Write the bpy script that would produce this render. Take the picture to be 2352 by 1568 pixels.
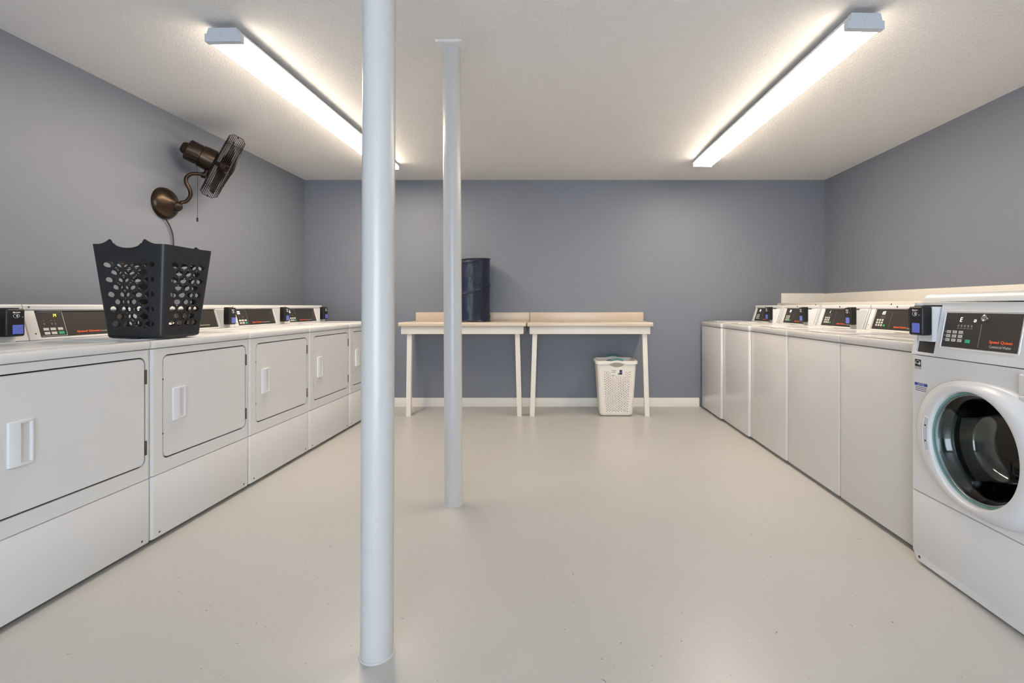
import bpy, bmesh, math, random
from mathutils import Vector, Matrix

PI = math.pi
random.seed(7)
scene = bpy.context.scene
for o in list(bpy.data.objects):
    bpy.data.objects.remove(o, do_unlink=True)
COL = scene.collection

# ------------------------------------------------------------------ camera, world, exposure
F, CX, CY, HC = 1100.0, 1283.0, 703.0, 1.07      # focal (px), vanishing point, eye height
cd = bpy.data.cameras.new('camera')
cam = bpy.data.objects.new('camera', cd); COL.objects.link(cam)
cam.location = (0, 0, HC); cam.rotation_euler = (PI/2, 0, 0)
cd.sensor_width = 36; cd.lens = 36*F/2352
cd.shift_x = -(CX-1176)/2352; cd.shift_y = -(784-CY)/2352
cd.clip_start = 0.02
scene.camera = cam

world = bpy.data.worlds.new('daylight'); scene.world = world
world.use_nodes = True
bg = world.node_tree.nodes['Background']
bg.inputs[0].default_value = (0.78, 0.885, 1.0, 1); bg.inputs[1].default_value = 2.4

vs = scene.view_settings
vs.view_transform = 'Standard'; vs.look = 'None'; vs.gamma = 1; vs.use_curve_mapping = False
vs.exposure = 1.95
LAMP = 9.8
LAMP_COL = (1.0, 0.845, 0.665)

# ------------------------------------------------------------------ materials
def mat(name, col, rough=0.5, metal=0.0, var=0.03, nscale=6.0, bump=0.0, bscale=60.0, coat=0.0, emit=None, estr=1.0, bdist=0.002, spec=None):
    m = bpy.data.materials.new(name); m.use_nodes = True
    nt = m.node_tree; p = nt.nodes['Principled BSDF']
    p.inputs['Roughness'].default_value = rough
    p.inputs['Metallic'].default_value = metal
    if spec is not None: p.inputs['Specular IOR Level'].default_value = spec
    if coat:
        p.inputs['Coat Weight'].default_value = coat; p.inputs['Coat Roughness'].default_value = 0.12
    tc = nt.nodes.new('ShaderNodeTexCoord')
    if var > 0:
        n = nt.nodes.new('ShaderNodeTexNoise'); n.inputs['Scale'].default_value = nscale; n.inputs['Detail'].default_value = 3
        nt.links.new(tc.outputs['Object'], n.inputs['Vector'])
        r = nt.nodes.new('ShaderNodeMix'); r.data_type = 'RGBA'
        r.inputs[6].default_value = tuple(c*(1-var) for c in col)+(1,)
        r.inputs[7].default_value = tuple(min(1, c*(1+var)) for c in col)+(1,)
        nt.links.new(n.outputs['Fac'], r.inputs[0]); nt.links.new(r.outputs[2], p.inputs['Base Color'])
    else:
        p.inputs['Base Color'].default_value = tuple(col)+(1,)
    if bump > 0:
        n2 = nt.nodes.new('ShaderNodeTexNoise'); n2.inputs['Scale'].default_value = bscale; n2.inputs['Detail'].default_value = 4
        nt.links.new(tc.outputs['Object'], n2.inputs['Vector'])
        b = nt.nodes.new('ShaderNodeBump'); b.inputs['Strength'].default_value = bump; b.inputs['Distance'].default_value = bdist
        nt.links.new(n2.outputs['Fac'], b.inputs['Height']); nt.links.new(b.outputs[0], p.inputs['Normal'])
    if emit:
        p.inputs['Emission Color'].default_value = tuple(emit)+(1,); p.inputs['Emission Strength'].default_value = estr
    return m

M = {}
M['wall'] = mat('wall_paint_blue_grey', (0.196, 0.214, 0.256), 0.55, var=0.015, nscale=1.2, bump=0.15, bscale=180, bdist=0.001)
M['enamel'] = mat('white_enamel', (0.70, 0.70, 0.705), 0.28, var=0.008, nscale=3)
M['enamel_gloss'] = mat('white_gloss_enamel', (0.68, 0.665, 0.655), 0.16, var=0.01, nscale=2)
M['plastic'] = mat('white_plastic', (0.70, 0.705, 0.73), 0.33, var=0.01)
M['cream'] = mat('cream_paint', (0.74, 0.70, 0.64), 0.42, var=0.03, nscale=9)
M['laminate'] = mat('beige_laminate', (0.60, 0.51, 0.41), 0.3, var=0.03, nscale=14)
M['trim'] = mat('trim_paint', (0.76, 0.73, 0.68), 0.4, var=0.03, nscale=7, bump=0.1, bscale=40)
M['post'] = mat('post_gloss_paint', (0.56, 0.553, 0.545), 0.30, var=0.012, nscale=4, bump=0.06, bscale=30)
M['dark'] = mat('gap_shade_and_black_parts', (0.012, 0.012, 0.014), 0.7, var=0)  # near black: painted shade in gaps, also small dark parts
M['panel'] = mat('control_panel_film', (0.030, 0.026, 0.023), 0.42, var=0.04, nscale=200)
M['black'] = mat('black_plastic', (0.008, 0.008, 0.009), 0.45, var=0.05, bump=0.05, bscale=400)
M['basket_black'] = mat('charcoal_plastic', (0.018, 0.019, 0.021), 0.42, var=0.1, nscale=40, bump=0.25, bscale=300, bdist=0.0006)
M['bronze'] = mat('oil_rubbed_bronze', (0.055, 0.036, 0.024), 0.32, metal=0.8, var=0.2, nscale=14)
M['bronze_dark'] = mat('dark_bronze', (0.020, 0.012, 0.008), 0.4, metal=0.5, var=0.2, nscale=14)
M['steel'] = mat('stainless_steel', (0.55, 0.55, 0.55), 0.16, metal=1.0, var=0.04, nscale=9)
M['hinge'] = mat('dark_hinge_steel', (0.10, 0.09, 0.08), 0.4, metal=0.7, var=0.05)
M['rubber'] = mat('grey_rubber', (0.035, 0.036, 0.038), 0.35, var=0.05)
M['drumdark'] = mat('drum_steel', (0.62, 0.61, 0.59), 0.24, metal=0.9, var=0.05)
M['navy'] = mat('navy_nylon', (0.008, 0.014, 0.038), 0.36, var=0.15, nscale=10, bump=0.5, bscale=18, bdist=0.006)
M['basket_white'] = mat('ivory_plastic', (0.76, 0.71, 0.65), 0.4, var=0.02)
M['teal'] = mat('teal_grip', (0.07, 0.20, 0.20), 0.5, var=0.05)
M['orange'] = mat('orange_print', (0.85, 0.12, 0.035), 0.5, var=0)
M['print'] = mat('white_print', (0.75, 0.75, 0.72), 0.5, var=0)
M['greyprint'] = mat('grey_print', (0.25, 0.25, 0.25), 0.5, var=0)
M['key'] = mat('key_white', (0.62, 0.62, 0.58), 0.5, var=0)
M['green'] = mat('key_green', (0.03, 0.42, 0.20), 0.5, var=0)
M['navyprint'] = mat('navy_print', (0.01, 0.02, 0.12), 0.5, var=0)
M['blueprint'] = mat('blue_print', (0.02, 0.06, 0.32), 0.5, var=0)
M['lcd'] = mat('blue_lcd', (0.09, 0.11, 0.34), 0.25, var=0.06, nscale=50, emit=(0.12, 0.16, 0.62), estr=0.10)
M['yellow_led'] = mat('yellow_led', (0.5, 0.5, 0.02), 0.5, var=0, emit=(0.9, 0.85, 0.05), estr=0.9)
M['white_led'] = mat('white_led', (0.7, 0.7, 0.7), 0.5, var=0, emit=(0.9, 0.9, 0.95), estr=0.7)
M['cap'] = mat('fixture_end_cap', (0.56, 0.60, 0.66), 0.45, var=0.01)
M['diffuser'] = mat('lit_diffuser', (0.9, 0.9, 0.9), 0.5, var=0, emit=LAMP_COL, estr=LAMP)
M['diffuser_side'] = mat('lit_diffuser_side', (0.9, 0.9, 0.9), 0.5, var=0, emit=LAMP_COL, estr=LAMP*0.29)
M['cord'] = mat('brown_cord', (0.03, 0.018, 0.014), 0.45, var=0)

# floor: pale epoxy paint with flecks
def floor_mat():
    m = mat('floor_epoxy', (0.462, 0.458, 0.442), 0.33, var=0.07, nscale=1.6, bump=0.08, bscale=90, bdist=0.001)
    nt = m.node_tree; p = nt.nodes['Principled BSDF']
    base = p.inputs['Base Color'].links[0].from_socket
    tc = [n for n in nt.nodes if n.type == 'TEX_COORD'][0]
    cur = base
    for scale, th, col in ((27, 0.075, (0.10, 0.11, 0.12, 1)), (33, 0.085, (0.30, 0.31, 0.32, 1)), (22, 0.05, (0.62, 0.62, 0.61, 1))):
        v = nt.nodes.new('ShaderNodeTexVoronoi'); v.inputs['Scale'].default_value = scale
        nz = nt.nodes.new('ShaderNodeTexNoise'); nz.inputs['Scale'].default_value = scale*2.2
        mp = nt.nodes.new('ShaderNodeMapping'); mp.inputs['Location'].default_value = (scale*0.31, scale*0.17, 0)
        nt.links.new(tc.outputs['Object'], mp.inputs[0])
        nt.links.new(mp.outputs[0], nz.inputs['Vector'])
        vm = nt.nodes.new('ShaderNodeVectorMath'); vm.operation = 'MULTIPLY_ADD'
        nt.links.new(nz.outputs['Color'], vm.inputs[0]); vm.inputs[1].default_value = (0.03, 0.03, 0.03)
        nt.links.new(mp.outputs[0], vm.inputs[2])
        nt.links.new(vm.outputs[0], v.inputs['Vector'])
        lt = nt.nodes.new('ShaderNodeMath'); lt.operation = 'LESS_THAN'; lt.inputs[1].default_value = th
        nt.links.new(v.outputs['Distance'], lt.inputs[0])
        # only some cells carry a fleck
        sp = nt.nodes.new('ShaderNodeSeparateColor'); nt.links.new(v.outputs['Color'], sp.inputs[0])
        g = nt.nodes.new('ShaderNodeMath'); g.operation = 'GREATER_THAN'; g.inputs[1].default_value = 0.72
        nt.links.new(sp.outputs[0], g.inputs[0])
        mu = nt.nodes.new('ShaderNodeMath'); mu.operation = 'MULTIPLY'
        nt.links.new(lt.outputs[0], mu.inputs[0]); nt.links.new(g.outputs[0], mu.inputs[1])
        m2 = nt.nodes.new('ShaderNodeMath'); m2.operation = 'MULTIPLY'; m2.inputs[1].default_value = 0.75
        nt.links.new(mu.outputs[0], m2.inputs[0])
        mx = nt.nodes.new('ShaderNodeMix'); mx.data_type = 'RGBA'
        nt.links.new(m2.outputs[0], mx.inputs[0]); nt.links.new(cur, mx.inputs[6]); mx.inputs[7].default_value = col
        cur = mx.outputs[2]
    nt.links.new(cur, p.inputs['Base Color'])
    return m
M['floor'] = floor_mat()

def ceiling_mat():
    m = mat('ceiling_texture', (0.80, 0.785, 0.77), 0.8, var=0.01)
    nt = m.node_tree; p = nt.nodes['Principled BSDF']
    tc = [n for n in nt.nodes if n.type == 'TEX_COORD'][0]
    n = nt.nodes.new('ShaderNodeTexNoise'); n.inputs['Scale'].default_value = 75; n.inputs['Detail'].default_value = 3; n.inputs['Distortion'].default_value = 1.2
    nt.links.new(tc.outputs['Object'], n.inputs['Vector'])
    r = nt.nodes.new('ShaderNodeValToRGB'); r.color_ramp.elements[0].position = 0.42; r.color_ramp.elements[1].position = 0.62
    nt.links.new(n.outputs['Fac'], r.inputs[0])
    b = nt.nodes.new('ShaderNodeBump'); b.inputs['Strength'].default_value = 0.65; b.inputs['Distance'].default_value = 0.0024
    nt.links.new(r.outputs[0], b.inputs['Height']); nt.links.new(b.outputs[0], p.inputs['Normal'])
    return m
M['ceiling'] = ceiling_mat()

def glass_mat():
    m = bpy.data.materials.new('door_glass'); m.use_nodes = True
    nt = m.node_tree; nt.nodes.remove(nt.nodes['Principled BSDF'])
    out = [n for n in nt.nodes if n.type == 'OUTPUT_MATERIAL'][0]
    tr = nt.nodes.new('ShaderNodeBsdfTransparent'); tr.inputs[0].default_value = (0.90, 0.95, 0.94, 1)
    gl = nt.nodes.new('ShaderNodeBsdfGlossy'); gl.inputs['Roughness'].default_value = 0.03
    fr = nt.nodes.new('ShaderNodeFresnel'); fr.inputs['IOR'].default_value = 1.5
    mx = nt.nodes.new('ShaderNodeMixShader')
    nt.links.new(fr.outputs[0], mx.inputs[0]); nt.links.new(tr.outputs[0], mx.inputs[1]); nt.links.new(gl.outputs[0], mx.inputs[2])
    nt.links.new(mx.outputs[0], out.inputs[0])
    return m
M['glass'] = glass_mat()
M['glass_rim'] = mat('green_glass_rim', (0.16, 0.36, 0.31), 0.15, var=0.02)

# ------------------------------------------------------------------ mesh helpers
def new_bm(): return bmesh.new()
def merge(bm, src, mtx=None):
    if mtx is not None: bmesh.ops.transform(src, matrix=mtx, verts=src.verts)
    me = bpy.data.meshes.new('tmp'); src.to_mesh(me); bm.from_mesh(me); bpy.data.meshes.remove(me); src.free()
def rbox(bm, x0, x1, y0, y1, z0, z1, r=0.0, seg=3, mtx=None):
    t = new_bm(); bmesh.ops.create_cube(t, size=1)
    for v in t.verts:
        v.co = ((x0+x1)/2+v.co.x*(x1-x0), (y0+y1)/2+v.co.y*(y1-y0), (z0+z1)/2+v.co.z*(z1-z0))
    if r > 0: bmesh.ops.bevel(t, geom=list(t.edges)+list(t.verts), offset=r, segments=seg, affect='EDGES', profile=0.5)
    merge(bm, t, mtx); return bm
def vbox(bm, x0, x1, y0, y1, z0, z1, r, seg=4, small=0.002):
    """box whose vertical edges are rounded by r and the others by a small amount"""
    t = new_bm(); bmesh.ops.create_cube(t, size=1)
    for v in t.verts:
        v.co = ((x0+x1)/2+v.co.x*(x1-x0), (y0+y1)/2+v.co.y*(y1-y0), (z0+z1)/2+v.co.z*(z1-z0))
    ve = [e for e in t.edges if abs(e.verts[0].co.z-e.verts[1].co.z) > 1e-5]
    bmesh.ops.bevel(t, geom=ve, offset=r, segments=seg, affect='EDGES', profile=0.5)
    he = [e for e in t.edges if abs(e.verts[0].co.z-e.verts[1].co.z) < 1e-5]
    if small: bmesh.ops.bevel(t, geom=he, offset=small, segments=2, affect='EDGES', profile=0.5)
    merge(bm, t); return bm
def prism(bm, pts, a0, a1, axis='z', mtx=None):
    """extrude a 2D outline along an axis; axis z: pts=(x,y), axis x: pts=(y,z), axis y: pts=(x,z)"""
    t = new_bm()
    def co(p, a):
        return {'z': (p[0], p[1], a), 'x': (a, p[0], p[1]), 'y': (p[0], a, p[1])}[axis]
    A = [t.verts.new(co(p, a0)) for p in pts]; B = [t.verts.new(co(p, a1)) for p in pts]
    n = len(pts)
    for i in range(n): t.faces.new((A[i], A[(i+1) % n], B[(i+1) % n], B[i]))
    t.faces.new(A[::-1]); t.faces.new(B)
    bmesh.ops.recalc_face_normals(t, faces=t.faces)
    merge(bm, t, mtx); return bm
def tube(bm, pts, r, seg=10, closed=False, mtx=None):
    t = new_bm(); pts = [Vector(p) for p in pts]; n = len(pts); rings = []
    prev = None
    for i, p in enumerate(pts):
        if closed: d = pts[(i+1) % n]-pts[i-1]
        else: d = pts[min(i+1, n-1)]-pts[max(i-1, 0)]
        d.normalize()
        if prev is None:
            up = Vector((0, 0, 1)) if abs(d.z) < 0.9 else Vector((1, 0, 0))
            a = d.cross(up).normalized()
        else:
            a = (prev-d*prev.dot(d)).normalized()
        prev = a; b = d.cross(a)
        rr = r(i/(n-1)) if callable(r) else r
        rings.append([t.verts.new(p+a*math.cos(2*PI*k/seg)*rr+b*math.sin(2*PI*k/seg)*rr) for k in range(seg)])
    m = n if closed else n-1
    for i in range(m):
        A, B = rings[i], rings[(i+1) % n]
        for k in range(seg): t.faces.new((A[k], A[(k+1) % seg], B[(k+1) % seg], B[k]))
    if not closed:
        t.faces.new(rings[0][::-1]); t.faces.new(rings[-1])
    merge(bm, t, mtx); return bm
def lathe(bm, prof, seg=48, mtx=None, cap=True):
    """prof: (radius, z) list, around z"""
    t = new_bm(); rings = []
    for r, z in prof:
        if r < 1e-6: rings.append([t.verts.new((0, 0, z))])
        else: rings.append([t.verts.new((r*math.cos(2*PI*k/seg), r*math.sin(2*PI*k/seg), z)) for k in range(seg)])
    for A, B in zip(rings[:-1], rings[1:]):
        for k in range(seg):
            k2 = (k+1) % seg
            if len(A) == 1 and len(B) == 1: continue
            if len(A) == 1: t.faces.new((A[0], B[k2], B[k]))
            elif len(B) == 1: t.faces.new((A[k], A[k2], B[0]))
            else: t.faces.new((A[k], A[k2], B[k2], B[k]))
    bmesh.ops.recalc_face_normals(t, faces=t.faces)
    merge(bm, t, mtx); return bm
def smooth_path(pts, n=6):
    pts = [Vector(p) for p in pts]; out = []
    P = [pts[0]]+pts+[pts[-1]]
    for i in range(1, len(P)-2):
        a, b, c, d = P[i-1], P[i], P[i+1], P[i+2]
        for k in range(n):
            t = k/n
            out.append(0.5*((2*b)+(c-a)*t+(2*a-5*b+4*c-d)*t*t+(3*b-a-3*c+d)*t**3))
    out.append(P[-2]); return out
def rrect(x0, x1, y0, y1, r, n=6):
    pts = []
    for cx, cy, a0 in ((x1-r, y1-r, 0), (x0+r, y1-r, 90), (x0+r, y0+r, 180), (x1-r, y0+r, 270)):
        for k in range(n+1):
            a = math.radians(a0+90*k/n); pts.append((cx+r*math.cos(a), cy+r*math.sin(a)))
    return pts
def ring_plate(bm, x0, x1, z0, z1, inner, y0, y1):
    """flat plate (in the xz plane) between a rectangle and an inner loop; front at y0, hole wall back to y1"""
    cx = sum(p[0] for p in inner)/len(inner); cz = sum(p[1] for p in inner)/len(inner)
    def edge(dx, dz):
        s = 1e9
        if dx > 1e-9: s = min(s, (x1-cx)/dx)
        if dx < -1e-9: s = min(s, (x0-cx)/dx)
        if dz > 1e-9: s = min(s, (z1-cz)/dz)
        if dz < -1e-9: s = min(s, (z0-cz)/dz)
        return (cx+dx*s, cz+dz*s)
    items = [(math.atan2(p[1]-cz, p[0]-cx), p, edge(p[0]-cx, p[1]-cz)) for p in inner]
    items.sort(key=lambda q: q[0])
    # snap the outer point nearest each corner to the corner
    outer = [it[2] for it in items]
    for c in ((x0, z0), (x1, z0), (x0, z1), (x1, z1)):
        i = min(range(len(outer)), key=lambda k: abs(math.atan2(c[1]-cz, c[0]-cx)-items[k][0]))
        outer[i] = c
    t = new_bm(); n = len(items)
    O = [t.verts.new((p[0], y0, p[1])) for p in outer]
    I = [t.verts.new((it[1][0], y0, it[1][1])) for it in items]
    J = [t.verts.new((it[1][0], y1, it[1][1])) for it in items]
    K = [t.verts.new((p[0], y1, p[1])) for p in outer]
    for i in range(n):
        j = (i+1) % n
        t.faces.new((O[i], O[j], I[j], I[i])); t.faces.new((I[i], I[j], J[j], J[i])); t.faces.new((O[j], O[i], K[i], K[j]))
        t.faces.new((K[i], J[i], J[j], K[j]))
    bmesh.ops.recalc_face_normals(t, faces=t.faces)
    merge(bm, t); return bm
def text_bm(bm, s, x, y, w, h, z=0.0, thick=0.0004, mtx=None, shear=0.0, align='L', bold=0.0):
    cu = bpy.data.curves.new('txt', 'FONT'); cu.body = s; cu.size = 1; cu.extrude = 0; cu.shear = shear; cu.offset = bold
    cu.resolution_u = 2
    o = bpy.data.objects.new('txt', cu); COL.objects.link(o)
    dg = bpy.context.evaluated_depsgraph_get(); dg.update()
    me = bpy.data.meshes.new_from_object(o.evaluated_get(dg))
    bpy.data.objects.remove(o, do_unlink=True); bpy.data.curves.remove(cu)
    t = new_bm(); t.from_mesh(me); bpy.data.meshes.remove(me)
    if not t.verts: t.free(); return bm
    xs = [v.co.x for v in t.verts]; ys = [v.co.y for v in t.verts]
    mnx, mxx, mny, mxy = min(xs), max(xs), min(ys), max(ys)
    for v in t.verts:
        v.co = (x+(v.co.x-mnx)/(mxx-mnx)*w, y+(v.co.y-mny)/(mxy-mny)*h, z+thick)
    merge(bm, t, mtx); return bm
SEG = {'1': 'bc', '4': 'fgbc', 'E': 'adefg', 'o': 'cdeg', 'U': 'bcdef', 'S': 'afgcd', '5': 'afgcd', '7': 'abc', '0': 'abcdef', '2': 'abged', 'b': 'cdefg'}
def seg7(bm, s, x, y, w, h, mtx, adv=1.45, th=0.16):
    for i, ch in enumerate(s):
        t = w*th*1.3; X = x+i*w*adv
        R = {'a': (0, w, h-t, h), 'g': (0, w, h/2-t/2, h/2+t/2), 'd': (0, w, 0, t), 'f': (0, t, h/2, h), 'b': (w-t, w, h/2, h), 'e': (0, t, 0, h/2), 'c': (w-t, w, 0, h/2)}
        for k in SEG[ch]:
            a, b, c, d = R[k]
            q = new_bm(); vs = []
            for (px, py) in ((a, c), (b, c), (b, d), (a, d)):
                vs.append(q.verts.new((X+px+py*0.15, y+py, 0.0009)))
            q.faces.new(vs); merge(bm, q, mtx)
    return bm

def finish(bm, name, m, parent=None, angle=35, smooth=True):
    bmesh.ops.remove_doubles(bm, verts=bm.verts, dist=1e-6)
    me = bpy.data.meshes.new(name); bm.to_mesh(me); bm.free()
    if smooth:
        for p in me.polygons: p.use_smooth = True
        me.set_sharp_from_angle(angle=math.radians(angle))
    if isinstance(m, str): m = M[m]
    me.materials.append(m)
    o = bpy.data.objects.new(name, me); COL.objects.link(o)
    if parent: o.parent = parent
    return o
def thing(name, label, cat, loc=(0, 0, 0), rz=0, group=None):
    o = bpy.data.objects.new(name, None); COL.objects.link(o); o.empty_display_size = 0.1
    o.location = loc; o.rotation_euler = (0, 0, rz)
    o['label'] = label; o['category'] = cat
    if group: o['group'] = group
    return o
def struct(bm, name, m, label=None, **k):
    o = finish(bm, name, m, **k); o['kind'] = 'structure'
    if label: o['label'] = label
    return o
def bb(*a, **k): return rbox(new_bm(), *a, **k)
def copy_tree(o, parent=None):
    c = o.copy(); COL.objects.link(c)
    if parent: c.parent = parent
    for ch in list(o.children): copy_tree(ch, c)
    return c

# ------------------------------------------------------------------ room
XL, XR, YB, YR, ZC = -2.712, 2.847, 5.117, -2.4, 2.418
struct(bb(XL-0.1, XR+0.1, YR-0.1, YB+0.1, -0.1, 0.0), 'floor', 'floor', 'pale grey painted floor with small flecks')
struct(bb(XL-0.12, XL, YR-0.1, YB+0.1, 0, 2.6), 'wall_left', 'wall')
struct(bb(XR, XR+0.12, YR-0.1, YB+0.1, 0, 2.6), 'wall_right', 'wall')
struct(bb(XL, XR, YB, YB+0.12, 0, 2.6), 'wall_back', 'wall')
b = new_bm()
rbox(b, XL, -1.25, YR-0.1, YR, 0, 2.6); rbox(b, 1.25, XR, YR-0.1, YR, 0, 2.6); rbox(b, -1.25, 1.25, YR-0.1, YR, 2.15, 2.6)
struct(b, 'wall_front', 'wall')
b = new_bm()
rbox(b, -1.25, -1.19, YR-0.1, YR+0.01, 0, 2.15); rbox(b, 1.19, 1.25, YR-0.1, YR+0.01, 0, 2.15); rbox(b, -1.19, 1.19, YR-0.1, YR+0.01, 2.09, 2.15)
struct(b, 'trim_1', 'trim', 'painted frame of the open entrance behind the camera')
# ceiling: the board sits a little higher away from the walls
def ceil_z(x, y):
    d = min(x-XL, XR-x, YB-y, 3.0)
    t = max(0, min(1, d/1.3)); return ZC+0.055*t*t*(3-2*t)
b = new_bm(); nx, ny = 56, 76; G = []
for j in range(ny+1):
    row = []
    for i in range(nx+1):
        x = XL+(XR-XL)*i/nx; y = YR+(YB-YR)*j/ny
        row.append(b.verts.new((x, y, ceil_z(x, y))))
    G.append(row)
for j in range(ny):
    for i in range(nx):
        b.faces.new((G[j][i], G[j+1][i], G[j+1][i+1], G[j][i+1]))
b.verts.ensure_lookup_table()
bmesh.ops.recalc_face_normals(b, faces=b.faces)
ex = bmesh.ops.extrude_face_region(b, geom=list(b.faces))
for v in [g for g in ex['geom'] if isinstance(g, bmesh.types.BMVert)]: v.co.z = 2.62
bmesh.ops.recalc_face_normals(b, faces=b.faces)
struct(b, 'ceiling', 'ceiling', 'off-white ceiling with a troweled texture')
# baseboards
b = new_bm(); prism(b, [(YB, 0), (YB-0.014, 0), (YB-0.014, 0.08), (YB-0.008, 0.093), (YB, 0.093)], XL, 1.5, 'x')
struct(b, 'baseboard_back', 'trim')
struct(bb(XL, XL+0.014, -1.0, YB-0.02, 0, 0.093, r=0.003), 'baseboard_left', 'trim')
# boxed ledge and wall boards behind the washers
struct(bb(2.335, XR, -0.5, YB, 0.0, 1.103, r=0.004), 'trim_2', 'trim', 'long boxed ledge painted off-white behind the washers')
b = new_bm(); rbox(b, 2.375, XR-0.02, YB-0.02, YB, 1.1035, 1.208, r=0.003)
struct(b, 'trim_3', 'trim', 'short off-white board on the back wall above the ledge')
b = new_bm(); rbox(b, XR-0.02, XR, -0.5, YB, 1.1035, 1.205, r=0.003)
struct(b, 'trim_4', 'trim', 'long off-white board on the right wall above the ledge')
sc = new_bm()
for y, z in ((5.0, 1.082), (4.35, 1.083), (3.36, 1.083), (2.75, 1.083)):
    lathe(sc, [(0.0, 0.002), (0.006, 0.0015), (0.006, 0)], 12, Matrix.Translation((2.335, y, z)) @ Matrix.Rotation(-PI/2, 4, 'Y'))
o = struct(sc, 'trim_5', 'hinge', 'dark screw heads along the ledge face')

# ------------------------------------------------------------------ steel posts
def post(x, y, r, lean, label, loc_collar):
    t = thing('support_post', label, 'post', (x, y, 0))
    zt = ceil_z(x, y)
    b = new_bm(); lathe(b, [(r, 0.0), (r, zt)], 64, cap=False)
    for v in b.verts: v.co.x += lean*v.co.z
    finish(b, 'pipe', 'post', t)
    b = new_bm(); lathe(b, [(r, 0.001), (r+0.004, 0.0), (r+0.0045, 0.002), (r+0.002, 0.005), (r-0.001, 0.005)], 64)
    finish(b, 'base_ring', 'post', t)
    b = bb(-0.072+lean*zt, 0.072+lean*zt, -0.072, 0.072, zt-0.012, zt+0.004, r=0.002)
    finish(b, 'top_plate', 'ceiling', t)
    return t
post(-0.5595, 1.476, 0.0483, 0.0036, 'thick white steel post nearest the camera, floor to ceiling', True)
post(-0.568, 2.590, 0.0478, -0.0043, 'slimmer looking white post standing farther back, in front of the left table', True)

# ------------------------------------------------------------------ fluorescent fixtures
def fixture(A, B, label):
    ax, ay = A; bx, by = B
    L = math.hypot(bx-ax, by-ay); ang = math.atan2(by-ay, bx-ax)-PI/2
    zc = min(ceil_z(ax, ay), ceil_z((ax+bx)/2, (ay+by)/2), ceil_z(bx, by))
    t = thing('ceiling_light', label, 'ceiling light', (ax, ay, 2.375), ang, 'long fluorescent ceiling lights')
    H = zc+0.001-2.375
    finish(rbox(new_bm(), -0.081, 0.081, 0.004, L-0.004, 0.0395, 0.052, r=0.003), 'reflector_pan', 'cap', t)
    finish(rbox(new_bm(), -0.068, 0.068, 0.004, L-0.004, 0.050, H, r=0.003), 'housing', 'cap', t)
    def sec(g=0.0):
        return [(-0.0845+g, 0.032), (-0.0855+g, 0.008), (-0.078, 0.0+g), (0.078, 0.0+g), (0.0855-g, 0.008), (0.0845-g, 0.032), (0.070, 0.038), (-0.070, 0.038)]
    for y0, y1 in ((0.03, L*0.53-0.001), (L*0.53+0.001, L-0.03)):
        df = finish(prism(new_bm(), sec(), y0, y1, 'y'), 'diffuser', 'diffuser', t)
        df.data.materials.append(M['diffuser_side'])
        for p in df.data.polygons:
            if p.normal.z > -0.35: p.material_index = 1
    capo = [(-0.089, -0.003), (0.089, -0.003), (0.089, 0.036), (0.078, 0.036), (0.070, H), (-0.070, H), (-0.078, 0.036), (-0.089, 0.036)]
    for k, (y0, y1) in enumerate(((0, 0.030), (L-0.030, L))):
        b = prism(new_bm(), capo, y0, y1, 'y')
        if k == 0:
            tube(b, [(0.012*math.cos(a), -0.001, 0.03+0.012*math.sin(a)) for a in [math.radians(90+20*i) for i in range(10)]], 0.0012, 6)
        finish(b, 'end_cap', 'cap', t, smooth=False)
    return t
fixture((-1.653, 2.354), (-1.612, 4.60), 'lit fluorescent ceiling light on the left, partly behind the near post')
fixture((1.443, 2.245), (1.344, 4.50), 'lit fluorescent ceiling light on the right, above the washers aisle')

# ------------------------------------------------------------------ card reader (local: x right, y back, z up; origin bottom centre of the back)
def card_reader(parent, x, yface, z0, w=0.078, h=0.118, d=0.045, yaw=0.0, wedge=None):
    mt = Matrix.Translation((x, yface, z0)) @ Matrix.Rotation(yaw, 4, 'Z')
    b = new_bm(); rbox(b, -w/2, w/2, -d, 0, 0, h, r=0.008, seg=4)
    rbox(b, -w*0.33, w*0.33, -d*0.7, 0.004, h-0.004, h+0.004, r=0.002)
    bmesh.ops.transform(b, matrix=mt, verts=b.verts)
    r = finish(b, 'card_reader', 'black', parent)
    F2 = mt @ Matrix(((1, 0, 0, -w/2), (0, 0, -1, -d), (0, 1, 0, 0), (0, 0, 0, 1)))
    b = new_bm(); rbox(b, w*0.30, w*0.86, h*0.09, h*0.42, 0.0, 0.0012, r=0.0004, mtx=F2)
    finish(b, 'screen', 'lcd', r)
    b = new_bm()
    text_bm(b, 'CARD', w*0.30, h*0.865, w*0.01, h*0.01, mtx=F2)
    b.free(); b = new_bm()
    rbox(b, w*0.40, w*0.70, h*0.855, h*0.885, 0, 0.0008, mtx=F2)
    lathe(b, [(0, 0.0009), (w*0.05, 0.0009), (w*0.05, 0)], 12, F2 @ Matrix.Translation((w*0.36, h*0.87, 0)))
    for rr in (0.03, 0.065, 0.10):
        tube(b, [(w*0.47+w*rr*math.cos(a), h*0.745+w*rr*math.sin(a), 0.0006) for a in [math.radians(-50+20*i) for i in range(6)]], 0.0009, 5, mtx=F2)
    tube(b, [(w*0.50+w*0.17*math.cos(a), h*0.745+w*0.12*math.sin(a), 0.0005) for a in [2*PI*i/20 for i in range(20)]], 0.0006, 5, closed=True, mtx=F2)
    rbox(b, w*0.80, w*0.86, h*0.69, h*0.71, 0, 0.0008, mtx=F2)
    finish(b, 'contactless_symbol', 'print', r)
    return r

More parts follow.
